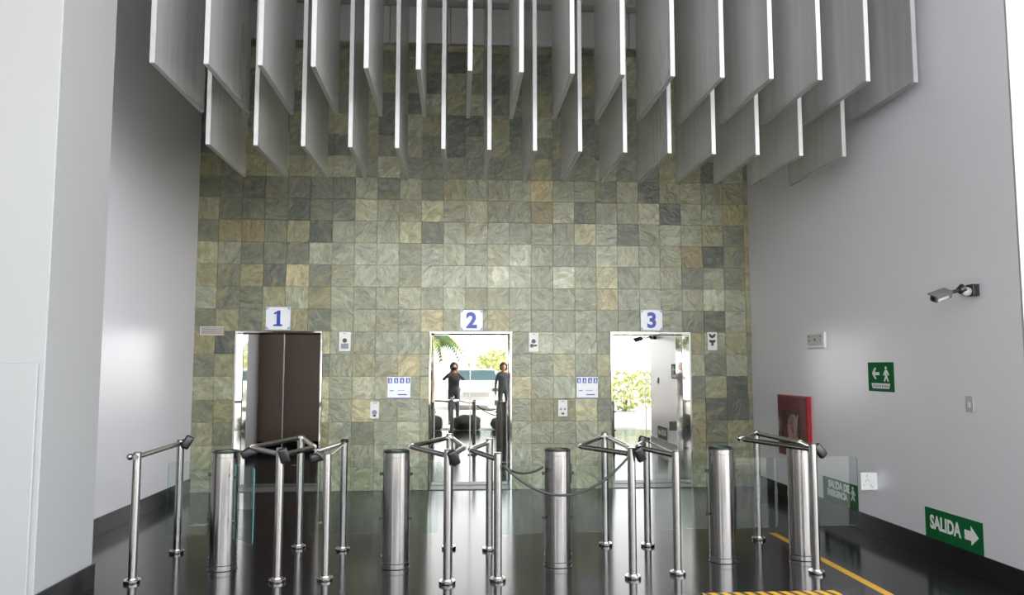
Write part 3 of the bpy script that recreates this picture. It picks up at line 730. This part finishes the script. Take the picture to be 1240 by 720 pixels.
# palm
t = tag(empty('palm_tree', (-.85, -6.6, 0)), 'palm with drooping fronds mirrored at the top left of lift two', 'palm')
obj('trunk', tube(bmesh.new(), [(0, 0, 0), (.06, 0, 1.0), (.02, 0, 1.9), (0, 0, 2.75)], [.16, .13, .12, .14], 12), M['bark'], t, smooth=True)
for i in range(13):
    a = i * 2 * math.pi / 13 + .2; b = bmesh.new(); ln = 1.5 + .3 * math.sin(i * 2.3)
    sp = [Vector((math.cos(a) * ln * s, math.sin(a) * ln * s, 2.75 + .7 * s - 1.7 * s * s)) for s in [k / 10 for k in range(11)]]
    tube(b, sp, [.02 * (1 - .8 * k / 10) for k in range(11)], 6)
    side = Vector((-math.sin(a), math.cos(a), 0))
    for k in range(1, 11):
        for s in (-1, 1):
            for h in (0, .5):
                p = sp[k - 1].lerp(sp[k], h); L_ = .55 * math.sin(math.pi * min(.95, (k + h) / 11 + .08)) + .08
                tip = p + side * s * L_ * .8 + (sp[k] - sp[k - 1]).normalized() * L_ * .5 + Vector((0, 0, -L_ * .45)); n_ = (sp[k] - sp[k - 1]).normalized() * .06
                vv = [b.verts.new(p - n_), b.verts.new(p + n_), b.verts.new(tip)]; b.faces.new(vv)
    obj('frond', b, M['leaf'] if i % 3 else M['leaf2'], t)
# parked car, nose towards the lobby
t = tag(empty('parked_car', (.75, -9.6, 0)), 'white parked car mirrored in the middle lift door', 'car')
prof = [(-2.0, .35), (-2.02, .75), (-1.85, .98), (-1.0, 1.06), (-.35, 1.48), (.95, 1.52), (1.7, 1.10), (2.05, 1.0), (2.1, .4)]
b = prism(bmesh.new(), [(-y, z) for y, z in prof], 'x', -.85, .85)
for v in b.verts:
    if v.co.z > 1.2: v.co.x *= .80
bmesh.ops.bevel(b, geom=list(b.edges), offset=.05, segments=2, affect='EDGES')
obj('body', b, M['carpaint'], t, smooth=True)
b = bmesh.new()
vs = [b.verts.new(p) for p in [(-.70, 1.02, 1.085), (.70, 1.02, 1.085), (.60, .40, 1.475), (-.60, .40, 1.475)]]; b.faces.new(vs)
r_ = bmesh.ops.solidify(b, geom=list(b.faces), thickness=.02)
obj('windscreen', b, M['carglass'], t)
for s in (-1, 1):
    b = prism(bmesh.new(), [(.75, 1.1), (.30, 1.42), (-.85, 1.45), (-1.4, 1.1)], 'x', s * .79 - .03, s * .79 + .05)
    obj('side_window', b, M['carglass'], t)
    obj('headlight', bx(s * .62 - .16, s * .62 + .16, 1.93, 2.03, .68, .82, .02, 2), M['chrome'], t)
    for yy in (-1.3, 1.3):
        obj('wheel', lathe(bmesh.new(), [(.20, -.11), (.31, -.10), (.32, 0), (.31, .10), (.20, .11)], 24), M['tyre'], t, (s * .78, yy, .32), (0, math.pi / 2, 0), smooth=True)
obj('grille', bx(-.35, .35, 1.97, 2.04, .50, .66, .01), M['plate'], t)

# people: skinned skeletons
def person_mat(name, shirt, trouser, hip, skin=(.28, .16, .10), hem=.06):
    m = bpy.data.materials.new(name); m.use_nodes = True; nt = m.node_tree; p = nt.nodes['Principled BSDF']; L = nt.links.new
    tc = nt.nodes.new('ShaderNodeTexCoord'); sp = nt.nodes.new('ShaderNodeSeparateXYZ'); L(tc.outputs['Object'], sp.inputs[0])
    rp = nt.nodes.new('ShaderNodeValToRGB'); rp.color_ramp.interpolation = 'CONSTANT'
    mr = nt.nodes.new('ShaderNodeMath'); mr.operation = 'DIVIDE'; mr.inputs[1].default_value = 1.8; L(sp.outputs['Z'], mr.inputs[0]); L(mr.outputs[0], rp.inputs[0])
    e = rp.color_ramp.elements; e[0].position = 0; e[0].color = (.03, .03, .03, 1); e[1].position = hem / 1.8; e[1].color = (*trouser, 1)
    x = e.new(hip / 1.8); x.color = (*shirt, 1); x = e.new(1.43 / 1.8); x.color = (*skin, 1)
    L(rp.outputs[0], p.inputs['Base Color']); p.inputs['Roughness'].default_value = .8
    return m
def skin_body(name, verts, edges, radii, m, parent, root=0, sub=2):
    me = bpy.data.meshes.new(name); me.from_pydata(verts, edges, []); me.materials.append(m)
    o = bpy.data.objects.new(name, me); link(o, parent)
    md = o.modifiers.new('skin', 'SKIN'); md.use_smooth_shade = True
    for i, v in enumerate(me.skin_vertices[0].data):
        rr = radii[i]; v.radius = rr if isinstance(rr, tuple) else (rr, rr); v.use_root = (i == root)
    o.modifiers.new('sub', 'SUBSURF').levels = sub; o.modifiers['sub'].render_levels = sub
    return o
M['skin'] = mat('skin', (.30, .17, .11), .55, noise=((20, 20, 20), .08)); M['hair'] = mat('dark_hair', (.02, .014, .01), .6, noise=((40, 40, 40), .4))
def person(label, x, y, mt, arms_up, facing=1):
    t = tag(empty('person', (x, y, 0), (0, 0, 0 if facing > 0 else math.pi)), label, 'person')
    # facing +y
    V = [(0, 0, .95), (0, 0, 1.10), (0, .0, 1.28), (0, 0, 1.40), (0, .01, 1.47), (0, .02, 1.53)]
    R_ = [(.18, .13), (.17, .12), (.19, .125), (.14, .095), (.055, .055), (.055, .06)]
    E = [(0, 1), (1, 2), (2, 3), (3, 4), (4, 5)]
    def add(p, r, parent):
        V.append(p); R_.append(r); E.append((parent, len(V) - 1)); return len(V) - 1
    for s in (-1, 1):
        h = add((s * .095, 0, .86), .092, 0); k = add((s * .105, .02, .48), .062, h); an = add((s * .11, -.01, .09), .042, k)
        hl = add((s * .115, .06, .045), (.042, .035), an); add((s * .125, .17, .03), (.040, .025), hl)
        sh = add((s * .17, 0, 1.37), .062, 3)
        if arms_up:
            el = add((s * .31, .10, 1.24), .05, sh); wr = add((s * .11, .22, 1.44), .030, el); hd_ = add((s * .085, .23, 1.50), (.030, .022), wr); palm = hd_
            fing = [((s * .075, .25, 1.56), 0), ((s * .06, .27, 1.55), 0), ((s * .055, .275, 1.53), 0), ((s * .06, .27, 1.51), 0)]
            th = (s * .05, .20, 1.50)
        else:
            el = add((s * .24, -.02, 1.10), .045, sh); wr = add((s * .25, .06, .87), .030, el); hd_ = add((s * .25, .08, .80), (.022, .036), wr)
            fing = [((s * .25, .085 + d_, .70 + .01 * abs(i_ - 1)), 0) for i_, d_ in enumerate((.03, .01, -.01, -.03))]
            th = (s * .225, .13, .77)
        for (fp, _) in fing:
            mid = tuple((a_ + b_) / 2 for a_, b_ in zip(V[hd_], fp)); mi_ = add(mid, .011, hd_); add(fp, .008, mi_)
        add(th, .010, hd_)
    skin_body('body', V, E, R_, mt, t)
    # head
    b = bmesh.new(); bmesh.ops.create_uvsphere(b, u_segments=24, v_segments=16, radius=1)
    for v in b.verts:
        c = v.co.copy(); wz = .118; x_ = c.x * .075; y_ = c.y * .095; z_ = c.z * wz
        if c.z < -.2: x_ *= 1 - .28 * (-c.z - .2); y_ += .012 * (-c.z) if c.y > 0 else .02 * (-c.z)
        if c.y > .9 and abs(c.z + .05) < .25: y_ += .018 * (1 - abs(c.z + .1) / .35)
        v.co = (x_, y_, z_)
    hd = obj('head', b, M['skin'], t, (0, .035, 1.60), smooth=True)
    b = bmesh.new(); bmesh.ops.create_uvsphere(b, u_segments=24, v_segments=16, radius=1)
    dl = [v for v in b.verts if v.co.z < -.75 or (v.co.y > .35 and v.co.z < .45)]
    bmesh.ops.delete(b, geom=dl, context='VERTS')
    for v in b.verts: v.co = (v.co.x * .125, v.co.y * .13 - .02, v.co.z * .15 + .01)
    obj('hair', b, M['hair'], hd, smooth=True)
    for s in (-1, 1):
        e = bmesh.new(); bmesh.ops.create_uvsphere(e, u_segments=10, v_segments=8, radius=.011); obj('eye', e, M['black'], hd, (s * .031, .083, .012), smooth=True)
        e = bmesh.new(); bmesh.ops.create_uvsphere(e, u_segments=10, v_segments=8, radius=.022)
        for v in e.verts: v.co.x *= .4; v.co.z *= 1.4
        obj('ear', e, M['skin'], hd, (s * .076, -.005, -.005), smooth=True)
    obj('mouth', bx(-.022, .022, .080, .092, -.062, -.052, .003), M['darkred'], hd)
    return t
pm1 = person_mat('dark_clothes', (.05, .05, .055), (.03, .035, .06), .90)
pm2 = person_mat('blue_grey_clothes', (.05, .06, .08), (.03, .03, .035), .88)
person('person in dark clothes raising a camera, mirrored in lift door two', 0, -.47, pm1, True)
t = tag(empty('photo_camera', (0, -.215, 1.555)), 'black photo camera held by the person mirrored in lift two', 'camera')
obj('body', bx(-.07, .07, -.03, .03, -.045, .045, .01, 2), M['black'], t)
obj('lens', tube(bmesh.new(), [(0, .02, 0), (0, .10, 0)], .034, 16), M['black'], t, smooth=True)
person('standing person in blue grey clothes mirrored at the right edge of lift two', 1.35, -2.4, pm2, False)
